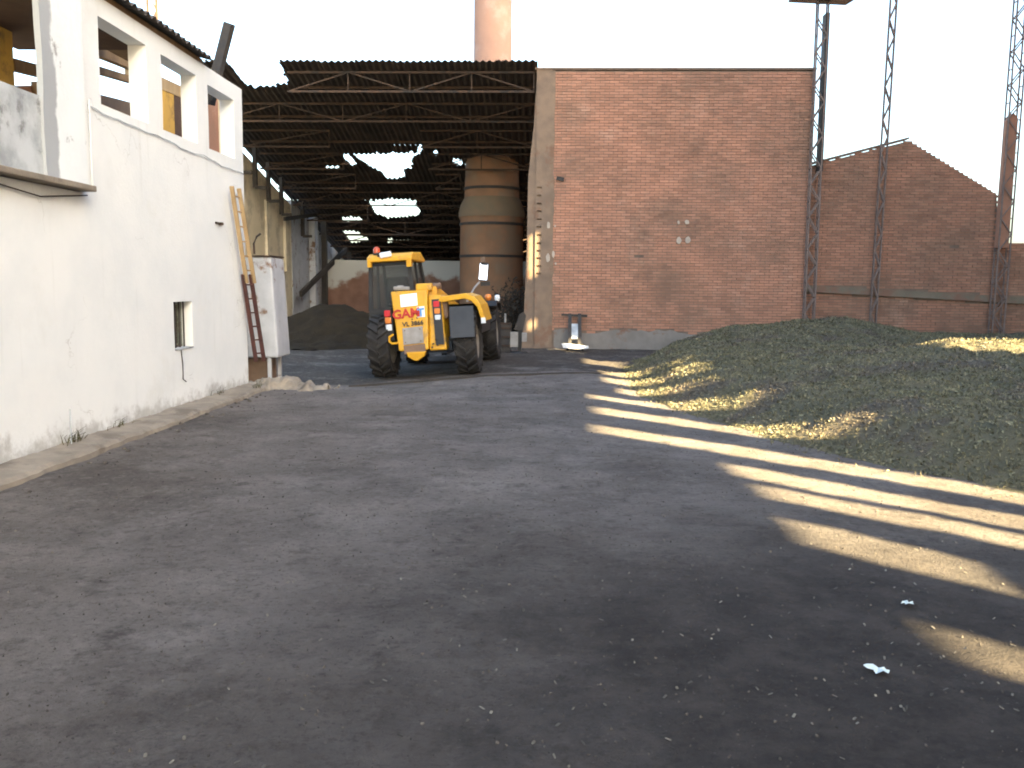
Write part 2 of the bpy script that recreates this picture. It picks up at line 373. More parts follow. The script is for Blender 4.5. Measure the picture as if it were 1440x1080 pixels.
YF = 24.3
bw = thing('brick_wall', (3.5, YF, 0), 'large square red brick wall with pale mortar strip at its left end', 'wall')
slab(.24, 7.05, -.1, 7.36, YF, YF+.3, 'X').build('mortar_backing', 'mortar', bw)
brickwork(bw, .19, 7.05, .42, lambda x: 7.39, YF, 'brick', 300, lambda x, z: math.hypot(x-1.2, (z-1.3)*.8),
          lambda x, z: z < .52+.18*noise.noise((x*1.1, 4, 0)))
# capping course of the wall
MB().box((3.4, YF+.14, 7.405), (7.36, .36, .05)).build('wall_cap', 'mortar_pale', bw)
# grey render skirt at the foot, ragged upper edge
mb = MB(); xs = [.3+6.75*i/60 for i in range(61)]
poly = [(.3, -.1)]+[(7.05, -.1)]+[(x, .5+.2*noise.noise((x*1.1, 4, 0))+.05*noise.noise((x*5, 2, 1))) for x in xs[::-1]]
mb.prism(poly, YF-.03, YF+.001); mb.build('render_skirt', 'render_grey', bw)
# left end: pale mortar strip made of toothed blocks with gaps
hs = []; z = 2.0
while z < 4.3: hs.append((-.2, -.09+.02*random.random(), z, z+.05)); z += .2+.02*random.random()
slab(-.235, .17, -.1, 7.38, YF-.03, YF+.07, 'X', hs, cell=.22, jit=.012).build('quoin', 'mortar_pale', bw)
MB().box((.0, YF+.19, 3.63), (.46, .22, 7.4)).build('quoin_core', 'mortar', bw)
zs = [-.1+7.46*i/90 for i in range(91)]
MB().prism([(.165, zs[0]), (.165, zs[-1])]+[(.255+.05*noise.noise((z*1.1, 5, 5))+.035*noise.noise((z*5, 5, 2)), z) for z in zs[::-1]], YF-.026, YF+.03).build('plaster_edge', 'mortar_pale', bw)
# battered pier behind the left end, going back into the shed
pts = [(-.58, -.1), (-.52, .9), (-.46, 2.6), (-.44, 4.6), (-.3, 6.0), (-.24, 7.2), (-.1, 7.2), (-.1, -.1)]
MB().prism(pts, YF+.03, YF+.75).build('pier', 'mortar_pale', bw)
# lime marks and hole
for x, z, a, b in ((3.62,2.94,.15,.19),(3.86,2.95,.16,.2),(3.6,3.42,.07,.1),(3.82,3.43,.13,.13),(.12,3.32,.1,.2),(.3,3.3,.05,.06),(.12,2.45,.12,.25),(.26,2.55,.08,.2),(.33,2.3,.06,.06)):
    poly = [(x+a/2*math.cos(t*.7)*(.8+.3*random.random()), z+b/2*math.sin(t*.7)*(.8+.3*random.random())) for t in range(9)]
    MB().prism(poly, YF-.05, YF).build('lime_patch', 'patch', bw)
MB().box((.42, YF-.02, 4.55), (.2, .05, .1), (0, .2, 0)).build('iron_bracket', 'dark_steel', bw)

# right part with gable
gtop = lambda x: lerp_tab([(7.0, 4.95), (9.6, 5.62), (11.98, 4.24), (12.02, 2.96), (14, 2.96)], x)
gw = thing('gable_wall', (10, YF, 0), 'lower brick wall with pointed gable top and grey band, right of square wall', 'wall')
slab(7.05, 13.78, -.1, 5.6, YF+.1, YF+.4, 'X', top=lambda x: gtop(x)-.03, cell=.12, jit=.0).build('mortar_backing', 'mortar', gw)
bandz = lambda x: 1.69-.047*(x-7.05)
brickwork(gw, 7.08, 13.75, .3, lambda x: gtop(x)+.02*math.sin(x*40), YF+.1, 'brick_old', 300, lambda x, z: math.hypot(x-9.3, (z-2.2)*.8),
          lambda x, z: abs(z-bandz(x)) < .12)
mb = MB().bar((7.06, YF+.06, 1.69), (13.76, YF+.06, bandz(13.76)), .1, .17); mb.build('concrete_band', 'band', gw)
mb = MB()
mb.bar((7.05, YF+.24, 4.99), (9.6, YF+.24, 5.66), .36, .05); mb.build('wall_cap', 'mortar', gw)

# ---------------------------------------------------------------- lattice columns
def lattice(x, y, ztop, wd, dp, label, cw=.034, lean=0.0):
    t = thing('lattice_column', (x, y, 0), label, 'column', 'rusty lattice columns along the back wall')
    m = MB(); P = [(x-wd/2, y-dp/2), (x+wd/2, y-dp/2), (x-wd/2, y+dp/2), (x+wd/2, y+dp/2)]
    for a, b in P:
        c = MB().bar((a, b, -.1), (a+lean, b, ztop), cw, cw); c.build('chord', 'rust_glare', t)
    z = .2; s_ = 1
    while z < ztop-.5:
        for (a, b), (c, d) in ((P[0], P[1]), (P[2], P[3])):
            q = (z/ztop*lean, (z+.42)/ztop*lean)
            if s_ > 0: m.bar((a+q[0], b, z), (c+q[1], d, z+.42), .015, .032)
            else: m.bar((c+q[0], d, z), (a+q[1], b, z+.42), .015, .032)
        for a, b in ((P[0], P[2]), (P[1], P[3])):
            q = z/ztop*lean
            m.bar((a[0]+q, a[1], z), (b[0]+q, b[1], z), .03, .02)
        z += .42; s_ = -s_
    m.build('lacing', 'rust_glare', t)
    return t
c1 = lattice(7.1, YF-.22, 9.05, .26, .16, 'lattice column at the junction of square brick wall and gable wall')
MB().box((7.24, YF-.1, 6.75), (.1, .3, 4.0)).build('flange', 'dark_steel', c1)
MB().box((7.1, YF-.3, 9.1), (1.5, 1.2, .06), (R(6), R(3), 0)).build('roof_plate', 'wood_dark', c1)
MB().box((7.1, YF-.25, 9.03), (.3, .3, .06)).build('cap_plate', 'dark_steel', c1)
lattice(8.82, YF-.14, 10.5, .16, .07, 'thin lattice column rising in front of the gable left slope', .024, .12)
c3 = lattice(12.05, YF-.2, 10.5, .3, .2, 'lattice column with brick filled middle at right end of the gable', .034, .1)
MB().prism([(11.9, 2.8), (12.2, 2.8), (12.22, 6.1), (12.1, 6.25), (11.92, 6.05)], YF-.26, YF-.12).build('brick_infill', 'brick_old', c3)

# ---------------------------------------------------------------- white building on the left
LX = -4.8
wb = thing('white_building', (LX, 8, 0), 'long white plastered building with three upper openings on the left', 'building')
ops = [(9.72, 10.88, 3.61, 4.53), (11.3, 12.43, 3.61, 4.53), (12.85, 13.92, 3.61, 4.5)]
win = (11.44, 12.04, .82, 1.45)
slab(9.2, 14.3, -.1, 4.74, LX-.22, LX, 'Y', ops+[win], cell=.35).build('front_wall', 'white', wb)
slab(-8, 9.2, -.1, 2.62, LX-.22, LX, 'Y', cell=.35).build('front_wall', 'white', wb)
slab(LX-7, LX-.222, -.1, 3.6, 14.05, 14.27, 'X', cell=1).build('end_wall', 'cream', wb)
slab(-8, 14.05, -.1, 4.0, LX-7.2, LX-7, 'Y', [(1, 2.4, 3.3, 4.0), (4, 6, 3.3, 4.0)], cell=1).build('rear_wall', 'cream', wb)
MB().box((LX-3.6, 3, 3.42), (6.7, 22, .12)).build('upper_floor', 'concrete', wb)
# bay: ledge, weathered parapet, peeling pier
MB().box((LX+.04, .62, 2.66), (.22, 17.27, .06)).build('ledge', 'concrete', wb, bevel=.01)
slab(-8, 8.45, 2.7, 3.43, LX-.16, LX+.06, 'Y', cell=.3, jit=.008).build('parapet', 'weathered', wb)
slab(8.43, 9.2, 2.7, 5.25, LX+.03, LX+.09, 'Y', cell=.2, jit=.007).build('pier', 'pier_paint', wb)
MB().box((LX-1.05, 1.75, 4.66), (1.75, 19.5, .06)).build('ceiling', 'brown', wb)
MB().box((LX-.62, 11.0, 4.79), (.85, 3.6, .04)).build('ceiling', 'wood', wb)
MB().box((LX-.06, .2, 5.3), (.3, 16.5, .5)).build('lintel', 'weathered', wb)
MB().tube([(LX+.02, 9.42, 2.7), (LX+.02, 9.42, 3.6)], .012).build('conduit', 'white', wb)
# things seen through the openings
MB().box((-6.3, 9.0, 3.9), (.14, .14, 1.0)).build('post', 'wood', wb)
for y, x in ((10.45, -6.4), (10.95, -6.4), (15.35, -6.4)):
    pass
MB().box((-6.4, 10.45, 4.1), (.16, .5, 1.3)).build('post', 'ochre', wb)
MB().bar((-6.35, 10.7, 4.26), (-6.35, 12.2, 4.4), .1, .14).build('beam', 'wood', wb)
MB().box((-6.36, 11.25, 3.8), (.1, .1, .75)).build('post', 'wood', wb)
MB().bar((-6.5, 10.7, 3.75), (-6.5, 12.0, 4.05), .2, .5).build('broken_wall', 'brick_old', wb)
MB().bar((-6.4, 12.4, 4.93), (-6.4, 14.6, 5.06), .12, .13).build('rafter', 'wood', wb)
MB().bar((-6.4, 12.4, 4.66), (-6.4, 14.6, 4.86), .1, .1).build('rafter', 'wood', wb)
MB().prism([(12.4, 3.3), (14.4, 3.3), (14.4, 4.5), (13.4, 4.42), (12.4, 4.33)], -6.6, -6.4, 'YZ').build('broken_wall', 'mortar_pale', wb)
MB().box((-6.42, 15.1, 4.98), (.16, 2.3, .2), (R(2), 0, 0)).build('beam', 'wood_pale', wb)
MB().box((-6.4, 15.2, 4.2), (.1, .45, 1.45)).build('panel', 'ochre', wb)
MB().box((-6.4, 15.72, 4.2), (.1, .58, 1.45)).build('door_panel', 'brown', wb)
MB().box((-6.4, 16.95, 4.3), (.3, .6, 1.9)).build('brick_pillar', 'brick_old', wb)
MB().box((-6.3, 17.55, 4.4), (.2, .55, 2.0)).build('post', 'cream', wb)
# roof: corrugated sheets sloping up from the wall head, separate sheets
def corr(wd, ln, waves, amp, keep=None, nl=1, seg=6, thick=.007):
    """corrugated sheet, waves across local x, length along local -y..; keep(cx, cy) drops broken bits"""
    m = MB(); nx = waves*seg; V = []
    for t in (0, thick):
        for j in range(nl+1):
            for i in range(nx+1): V.append((wd*i/nx, ln*j/nl, amp*math.sin(6.28318*i/seg)+t))
    K = (nx+1)*(nl+1); id_ = lambda t, i, j: t*K+j*(nx+1)+i; F = []
    full = [[keep is None or keep(wd*(i+.5)/nx, ln*(j+.5)/nl) for j in range(nl)] for i in range(nx)]
    for i in range(nx):
        for j in range(nl):
            if not full[i][j]: continue
            F.append((id_(0,i,j), id_(0,i,j+1), id_(0,i+1,j+1), id_(0,i+1,j))); F.append((id_(1,i,j), id_(1,i+1,j), id_(1,i+1,j+1), id_(1,i,j+1)))
            for di, dj, a, b in ((-1,0,(i,j),(i,j+1)),(1,0,(i+1,j),(i+1,j+1)),(0,-1,(i,j),(i+1,j)),(0,1,(i,j+1),(i+1,j+1))):
                ii, jj = i+di, j+dj
                if not (0 <= ii < nx and 0 <= jj < nl) or not full[ii][jj]: F.append((id_(0,*a), id_(0,*b), id_(1,*b), id_(1,*a)))
    return m.add(V, F)
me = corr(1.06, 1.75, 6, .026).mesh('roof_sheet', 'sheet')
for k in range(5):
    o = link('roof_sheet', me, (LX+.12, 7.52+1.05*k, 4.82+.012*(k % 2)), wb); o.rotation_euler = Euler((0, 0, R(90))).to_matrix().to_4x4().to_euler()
    o.rotation_euler = (R(15), 0, R(90))
MB().bar((LX-.1, 9.22, 4.78), (LX-.1, 12.75, 4.78), .16, .075).build('wall_plate', 'wood', wb)
for k in range(4):
    MB().bar((LX-.08, 9.5+1.05*k, 4.72), (LX-1.7, 9.5+1.05*k, 5.14), .07, .1).build('rafter', 'wood', wb)
# low window with bars and side reveal
y0, y1, z0, z1 = win
mb = MB(); X = LX-.17
for a, b in (((X, y0, z0+.02), (X, y1, z0+.02)), ((X, y0, z1-.02), (X, y1, z1-.02)), ((X, y0+.02, z0+.04), (X, y0+.02, z1-.04)), ((X, y1-.02, z0+.04), (X, y1-.02, z1-.04))): mb.bar(a, b, .05, .045)
wf = mb.build('window_frame', 'old_green', wb)
MB().box((LX-.19, (y0+y1)/2-.12, (z0+z1)/2), (.02, .36, z1-z0-.1)).build('shutter', 'old_green', wf)
MB().box((LX-.2, (y0+y1)/2+.18, (z0+z1)/2), (.008, .2, z1-z0-.1)).build('pane', 'glass', wf)
for k in range(4):
    yy = y0+.1+.14*k; MB().tube([(LX-.09, yy, z0), (LX-.09, yy, z1)], .011).build('bar', 'dark_steel', wf)
MB().box((LX-.09, (y0+y1)/2, z0+.004), (.2, y1-y0-.004, .02)).build('window_sill', 'weathered', wb)
mb = MB(); mb.tube([(LX+.008, 11.62, .81), (LX+.01, 11.65, .6), (LX+.012, 11.64, .42), (LX+.03, 11.7, .38)], .008, 5); mb.build('hanging_wire', 'dark_steel', wb)
pts = []
for k in range(30):
    y = 9.4+4.9*k/29; sag = -.03*math.sin(k*.32)**2-.012*math.sin(k*.9)+.01*math.sin(k*2.1)
    pts.append((LX+.015, y, 3.54-.11*k/29-.0+sag*.8))
MB().tube(pts, .006, 5).build('cable', 'weathered', wb)
MB().tube([(LX+.02, 3.5, 2.57), (LX+.03, 5.5, 2.5), (LX+.03, 7.4, 2.57), (LX+.03, 8.4, 2.5), (LX+.02, 9.3, 2.6)], .007, 5).build('cable', 'dark_steel', wb)
MB().bar((LX-.02, 13.15, 2.57), (LX+.06, 13.15, 2.57), .03, .04).build('hook', 'rust', wb)
MB().bar((LX+.01, 13.0, 2.575), (LX+.01, 13.3, 2.575), .02, .03).build('hook', 'rust', wb)

# kerb strip along the wall
mb = MB(); xs = [3+11.4*i/160 for i in range(161)]; V = []; F = []
for i, y in enumerate(xs):
    e = LX+.40+.04*noise.noise((y*1.3, 0, 9))+.025*noise.noise((y*4.5, 3, 9)); h = .07+.022*noise.noise((y*2, 1, 1))+.015*noise.noise((y*7, 1, 1))
    V += [(LX-.02, y, -.05), (LX-.02, y, h+.015), (e-.04, y, h), (e, y, h-.03), (e+.02, y, -.05)]
    if i: F += [((i-1)*5+k, (i-1)*5+k+1, i*5+k+1, i*5+k) for k in range(4)]
mb.add(V, F); tag(mb.build('kerb', 'concrete'), 'worn concrete kerb strip at foot of white wall', None, kind='structure')

# ---------------------------------------------------------------- open shed with monopitch roof
sh = thing('brick_shed', (-4.8, 24.3, 0), 'deep open fronted shed with rusty trusses under holed corrugated roof', 'shed')
RS = .222; rz = lambda y: 7.5-RS*(y-24.2)
holes = [[(-6.48,30.68),(-4.16,30.4),(-4.04,29.9),(-4.18,29.9),(-4.31,30.59),(-4.52,30.92),(-4.71,31.87),(-4.94,32.01),(-5.13,32.89),(-5.68,33.04),(-5.88,32.17),(-6.08,31.88)],
 [(-6.97,35.59),(-6.16,35.31),(-5.07,35.56),(-5.14,37.12),(-5.26,37.51),(-6.58,37.73),(-7.01,37.16),(-6.97,36.49)],
 [(-8.4,23.4),(-7.03,23.4),(-7.03,24.2),(-7.17,25.27),(-8.33,25.58),(-8.42,25.02)], [(-6.85,30.61),(-6.66,30.61),(-6.53,31.47),(-6.88,31.62)],
 [(-3.75,30.23),(-3.5,30.42),(-3.7,30.75)], [(-3.15,31.2),(-2.85,31.1),(-2.92,31.6),(-3.12,31.68)], [(-2.76,31.55),(-2.6,31.55),(-2.62,31.92),(-2.77,31.92)],
 [(-7.7,31.7),(-7.48,31.7),(-7.5,31.95),(-7.75,31.95)], [(-7.42,31.7),(-7.3,31.7),(-7.33,31.95),(-7.47,31.95)], [(-8.52,37.77),(-7.7,37.76),(-7.8,38.3),(-8.57,38.3)],
 [(-8.98,39.78),(-8.32,39.98),(-8.09,41.25),(-8.94,41.63)], [(-7.16,41.1),(-6.98,41.1),(-7.05,41.6),(-7.25,41.6)]]
SW, SL = 1.0, 1.95; ang = -math.atan(RS)
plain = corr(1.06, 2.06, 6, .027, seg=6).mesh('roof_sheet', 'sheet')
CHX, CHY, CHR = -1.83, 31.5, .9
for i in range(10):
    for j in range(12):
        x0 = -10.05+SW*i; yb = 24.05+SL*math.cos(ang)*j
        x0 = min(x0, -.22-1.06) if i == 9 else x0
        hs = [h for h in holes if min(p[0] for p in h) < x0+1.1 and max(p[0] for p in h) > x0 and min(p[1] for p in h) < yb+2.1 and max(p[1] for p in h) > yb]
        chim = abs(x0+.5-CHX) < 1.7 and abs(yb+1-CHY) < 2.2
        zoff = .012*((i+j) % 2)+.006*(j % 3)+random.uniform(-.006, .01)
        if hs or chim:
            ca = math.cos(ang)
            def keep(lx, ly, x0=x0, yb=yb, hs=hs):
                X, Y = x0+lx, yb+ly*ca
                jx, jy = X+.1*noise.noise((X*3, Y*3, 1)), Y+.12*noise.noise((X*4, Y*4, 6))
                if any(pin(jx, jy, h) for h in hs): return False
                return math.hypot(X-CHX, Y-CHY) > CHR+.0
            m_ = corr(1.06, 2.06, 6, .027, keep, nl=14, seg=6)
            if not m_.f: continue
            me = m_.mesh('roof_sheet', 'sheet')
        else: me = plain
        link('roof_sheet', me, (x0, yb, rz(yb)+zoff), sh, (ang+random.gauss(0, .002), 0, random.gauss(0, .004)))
# trusses across the span and purlins between
for k in range(12):
    y = 24.45+1.95*k
    if abs(y-CHY) < 1.15: spans = [(-9.6, CHX-1.15), (CHX+1.15, -.3)]
    else: spans = [(-9.6 if y > 25.5 else -6.95, -.3)]
    zt = rz(y)-.1; zb_ = zt-.5
    if 27.5 < y < 33 or 35 < y < 37.7: spans = [(-9.6, -6.75 if y < 33 else -7.1)]+[(max(a, -3.9 if y < 33 else -5.0), b) for a, b in spans if b > -4]
    for a, b in spans:
        if b-a < .3: continue
        m = MB()
        m.bar((a, y, zt), (b, y, zt), .06, .06); m.bar((a, y, zb_), (b, y, zb_), .06, .055)
        n_ = max(1, int((b-a)/1.55)); st = (b-a)/n_
        for q in range(n_):
            xa, xb = a+q*st, a+(q+1)*st
            if q % 2 == 0: m.bar((xa, y, zb_), (xb, y, zt), .035, .035)
            else: m.bar((xa, y, zt), (xb, y, zb_), .035, .035)
            m.bar((xb-.02, y, zb_), (xb-.02, y, zt), .03, .03)
        m.build('truss', 'rust', sh)
    y += .97
    if k < 11:
        for a, b in ([(-9.6, -6.75), (-3.9, CHX-1.15), (CHX+1.15, -.3)] if 29.5 < y < 33 else [(-9.6, -7.1), (-5, -.3)] if 35 < y < 38 else [(-9.6 if y > 26 else -6.95, -.3)]):
            MB().bar((a, y, rz(y)-.075), (b, y, rz(y)-.075), .05, .07).build('purlin', 'rust', sh)
# side walls, end walls
slab(25.5, 33.9, -.1, 6.6, -9.9, -9.6, 'Y', top=lambda y: min(6.6, rz(y)-.68), cell=1).build('side_wall', 'cream', sh)
slab(33.9, 47, -.1, 6, -9.9, -9.58, 'Y', top=lambda y: rz(y)-.5, cell=1).build('side_wall', 'tank', sh)
slab(24.9, 47, -.1, 7, -.2, .05, 'Y', top=lambda y: rz(y)-.08, cell=1).build('side_wall', 'brick_old', sh)
slab(-9.9, .05, -.1, 2.3, 47, 47.3, 'X', cell=2).build('back_wall', 'brick_old', sh)
MB().box((-9.4, 36.4, 2.2), (.25, .5, 4.4)).build('pilaster', 'tank', sh)
for y in (26.5, 27.9, 29.3, 30.7, 32.2, 35.0):
    zt = rz(y)-.25
    MB().bar((-9.45, y, zt), (-9.45, y, zt-1.3), .16, .12).build('bracket', 'dark_steel', sh)
    MB().bar((-9.45, y, zt-1.3), (-9.1, y, zt-1.3), .1, .1).build('bracket_arm', 'dark_steel', sh)
for y in (38.0, 43.0): MB().bar((-9.35, y, 0), (-9.35, y, rz(y)-.1), .22, .22).build('post', 'dark_steel', sh)
MB().bar((-9.2, 33.6, 1.3), (-9.2, 41.5, 3.3), .1, .22).build('brace', 'dark_steel', sh)
MB().bar((-9.3, 32.0, 4.0), (-9.3, 36.5, 4.5), .08, .14).build('brace', 'dark_steel', sh)
MB().box((-9.56, 31.15, 3.2), (.1, .95, 2.7)).build('shutter', 'cream', sh)
MB().box((-9.56, 33.1, 3.3), (.12, .5, 2.3)).build('shutter', 'cream', sh)
# low partition wall inside
lw = thing('partition_wall', (-6, 39, 0), 'low wall half whitewashed over bare brick inside the shed', 'wall')
def lw_extra(N, L, P, nz, ramp, mix, col):
    x, y, z = sepz(N, L)
    h = mth(N, L, 'ADD', z, mth(N, L, 'MULTIPLY', mth(N, L, 'SUBTRACT', nz(.7, 5, .6), .5), 3.0))
    return mix(ramp(h, 1.7, 2.1), col, (.5, .5, .48))
M['partition'] = mat('half_whitewashed_brick', (.2, .11, .08), (.26, .15, .11), 2, .95, .5, 30, extra=lw_extra)
slab(-9.55, -.25, -.1, 2.75, 39, 39.25, 'X', cell=1).build('wall', 'partition', lw)

# ---------------------------------------------------------------- round brick chimney
ch = thing('brick_chimney', (CHX, CHY, 0), 'round brick chimney with iron bands rising through the shed roof', 'chimney')
MB().lathe([(1.2, -.1), (1.13, .4), (1.1, 3.95), (1.16, 4.05)], (CHX, CHY, 0), 40).build('base', 'chimney', ch, smooth=True)
MB().lathe([(1.161, 4.04), (1.16, 4.2), (1.1, 4.45), (.96, 4.72)], (CHX, CHY, 0), 40).build('shoulder', 'moss', ch, smooth=True)
MB().lathe([(.959, 4.715), (.92, 6.0), (.75, 8.0)], (CHX, CHY, 0), 40).build('shaft', 'chimney', ch, smooth=True)
MB().lathe([(.75, 7.995), (.655, 9.1), (.625, 16.5), (.69, 16.6), (.69, 17)], (CHX, CHY, 0), 40).build('upper_shaft', 'chimney_sunlit', ch, smooth=True)
for z, r in ((2.7, 1.105), (3.8, 1.105), (5.02, .955)):
    MB().lathe([(r, z-.045), (r+.03, z-.045), (r+.03, z+.045), (r, z+.045)], (CHX, CHY, 0), 40, closed=True).build('iron_band', 'dark_steel', ch)

# ---------------------------------------------------------------- heaps
XE = [(3.5, 9.0), (5, 6.6), (6.2, 5.3), (7.45, 4.08), (8.2, 3.42), (9.2, 2.78), (11, 2.2), (12.4, 1.8), (13.8, 1.5), (15, 1.42), (17.5, 1.5), (20, 1.9), (22, 2.7), (24.3, 3.5)]
HD = [(0, 0), (.3, .06), (.6, .17), (.9, .33), (1.2, .44), (2, .52), (3, .56), (12, .56)]
GA = [(7.2, 21.8, .16, .8, .7), (6.6, 20.6, .36, 1.7, 1.6), (4.1, 20.2, .1, 1.3, 1.6), (6.7, 13.8, .34, 1.5, 1.2), (10.5, 19.5, -.1, 2, 2), (10.0, 13.0, .2, 2, 3), (9, 17, -.15, 1.5, 1.0)]
def hh(x, y):
    e = lerp_tab(XE, y)+.1*noise.noise((y*.9, x*.2, 8))+.06*noise.noise((y*3, 1, 3)); d = x-e
    if d < -.5: return -.3
    if d < 0: return d*.5-.012
    h = lerp_tab(HD, d); k = sstep(.3, 1.8, d)
    for cx, cy, a, sx, sy in GA: h += k*a*math.exp(-((x-cx)/sx)**2/2-((y-cy)/sy)**2/2)
    h += k*(.06*noise.noise((x*.8, y*.8, 4))+.05*noise.noise((x*2.3, y*2.3, 4))+.03*noise.noise((x*5, y*5, 7)))+.018*noise.noise((x*8, y*8, 4))*sstep(0, .3, d)
    return h-.012
nx, ny = 140, 200; xs = [.9+12.8*(i/nx) for i in range(nx+1)]; ys = [4.0+20.2*(j/ny) for j in range(ny+1)]
V = [(x, y, hh(x, y)) for x in xs for y in ys]; n = ny+1
F = [(i*n+j, (i+1)*n+j, (i+1)*n+j+1, i*n+j+1) for i in range(nx) for j in range(ny) if max(V[i*n+j][2], V[(i+1)*n+j+1][2]) > -.2]
hp = MB().add(V, F).build('heap', 'heap', smooth=True)
tag(hp, 'long mounded heap of grey green granular waste along right side of yard', 'heap', kind='stuff')
V = []; F = []; cnt = 0
while cnt < 105000:
    y = 5.0+19*(random.random()**1.6); x = .9+12.6*random.random()**1.15
    if x > y*.7+1.0: continue
    h = hh(x, y)
    if h < .004:
        if h < -.2 or random.random() > .16*math.exp(h*14): continue
        h = gh(x, y)
    s_ = random.uniform(.009, .026)*(.75+.03*y); a = random.random()*6.283
    if cnt % 3: t, t2, wd = random.gauss(0, .4), random.gauss(0, .4), .5
    else: t, t2, wd = random.gauss(0, .4), 1.2+random.gauss(0, .45), .22; s_ *= 1.3
    m = Euler((t, t2, a)).to_matrix(); o = Vector((x, y, h+.004+random.random()*.014)); b = len(V)
    V += [tuple(o+m @ Vector(p)) for p in ((-s_, 0, 0), (0, -s_*wd, s_*.2), (s_, 0, 0), (0, s_*wd, s_*.2))]; F += [(b, b+1, b+2), (b, b+2, b+3)]; cnt += 1
me = bpy.data.meshes.new('heap_chips'); me.from_pydata(V, [], F); me.materials.append(M['chip'])
o = bpy.data.objects.new('heap_chips', me); C.objects.link(o); tag(o, 'loose leafy chips covering the grey green heap', 'chips', kind='stuff')

def mound(name, cx, cy, sx, sy, a, m, label, cat, rough=.12, n=40):
    V = []; F = []
    for i in range(n+1):
        for j in range(n+1):
            x = cx+(i/n*2-1)*sx*2.3; y = cy+(j/n*2-1)*sy*2.3
            V.append((x, y, a*math.exp(-((x-cx)/sx)**2/1.4-((y-cy)/sy)**2/1.4)-.05+a*rough*noise.noise((x*2, y*2, 1))+a*rough*.6*noise.noise((x*6, y*6, 1))+a*rough*.35*noise.noise((x*17, y*17, 1))))
            if i and j: k = i*(n+1)+j; F.append((k-n-2, k-1, k, k-n-1))
    o = MB().add(V, F).build(name, m, smooth=True); return tag(o, label, cat, kind='stuff')
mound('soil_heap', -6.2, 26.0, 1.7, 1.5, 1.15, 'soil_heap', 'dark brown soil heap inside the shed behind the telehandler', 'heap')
mound('rubble_heap', -4.3, 14.35, .36, .33, .2, 'concrete', 'small pale rubble mound at the corner of white wall', 'rubble', .8, 70)
mound('rubble_strip', 1.7, 19.8, .7, 1.2, .1, 'ground', 'low strip of brown rubble where yard meets the heap foot', 'rubble', .6)
# gravel
V = []; F = []
for k in range(9000):
    y = 2.4+15*random.random()**1.7; x = (random.random()*2-1)*(y*.62+.4)
    if x < LX+.5 or (y > 4.5 and hh(x, y) > -.1): continue
    s_ = random.choice((.002, .003, .003, .004, .004, .006, .009))*random.uniform(.7, 1.3)*(.7+.06*y); m = Euler((random.random()*3, random.random()*3, random.random()*6)).to_matrix()
    o = Vector((x, y, gh(x, y)+s_*.25)); b = len(V)
    V += [tuple(o+m @ Vector(p)) for p in ((s_,0,0),(0,s_*.8,0),(-s_,0,0),(0,-s_*.9,0),(0,0,s_*.6),(0,0,-s_*.6))]
    F += [(b+i, b+(i+1) % 4, b+4) for i in range(4)]+[(b+(i+1) % 4, b+i, b+5) for i in range(4)]
me = bpy.data.meshes.new('gravel'); me.from_pydata(V, [], F); me.materials.append(M['pebble'])
o = bpy.data.objects.new('gravel', me); C.objects.link(o); tag(o, 'loose pebbles scattered over the dirt yard', 'gravel', kind='stuff')

# ---------------------------------------------------------------- telehandler (local axes: +y forward, origin on ground under rear axle)
tl = thing('telehandler', (-2.13, 16.55, gh(-2.13, 16.55)+.0), 'yellow telehandler with cab on its left and raised orange beacon, seen from behind', 'telehandler', rot=(0, R(-3.6), R(-3)), local=True)
def wheel(x, y, r=.6, wd=.4):
    m = MB(); h = wd/2
    m.lathe([(r*.56, -h*.8), (r*.75, -h), (r*.87, -h*.93), (r*.9, -h*.8), (r*.905, 0), (r*.9, h*.8), (r*.87, h*.93), (r*.75, h), (r*.56, h*.8)], (x, y, r), 36, 'X', closed=True)
    for k in range(18):
        for sd_ in (-1, 1):
            a = 6.28318*(k+(.5 if sd_ > 0 else 0))/18; da = .2
            p = lambda xx, aa, rr: (x+xx, y+rr*math.cos(aa), r+rr*math.sin(aa))
            V = []
            for xx, aa in ((0.0, a+da), (sd_*h*.98, a-da*.4)):
                for dw in (-.06, .06):
                    for rr in (r*.88, r*(1.0 if xx == 0 else .985)): V.append(p(xx, aa+dw*(1 if xx else .8), rr))
            m.add(V, [(0,1,3,2),(4,6,7,5),(0,4,5,1),(2,3,7,6),(1,5,7,3),(0,2,6,4)])
    wh = m.build('tyre', 'rubber', None)
    e = bpy.data.objects.new('wheel', None); C.objects.link(e); e.parent = tl; wh.parent = e; e.empty_display_size = .1
    q = MB(); q.lathe([(r*.57, -h*.75), (r*.5, -h*.6), (r*.45, -h*.2), (r*.2, -h*.1), (r*.2, -h*.3), (.001, -h*.3)], (x, y, r), 24, 'X')
    q.lathe([(r*.57, h*.75), (r*.5, h*.6), (r*.45, h*.2), (r*.2, h*.1), (r*.2, h*.3), (.001, h*.3)], (x, y, r), 24, 'X')
    q.lathe([(r*.57, -h*.75), (r*.57, h*.75)], (x, y, r), 24, 'X')
    q.build('rim', 'rim', e, off=(0, 0, 0))
    return e
for x, y in ((-.8, 0), (.8, 0), (-.8, 3.1), (.84, 3.1)): wheel(x, y)
P = lambda mb, name, m, **k: mb.build(name, m, tl, off=(0, 0, 0), **k)
P(MB().box((0, 1.75, .62), (.62, 3.5, .3)).box((0, 0, .6), (1.2, .22, .22)).box((0, 3.1, .6), (1.2, .22, .22)), 'chassis', 'black')
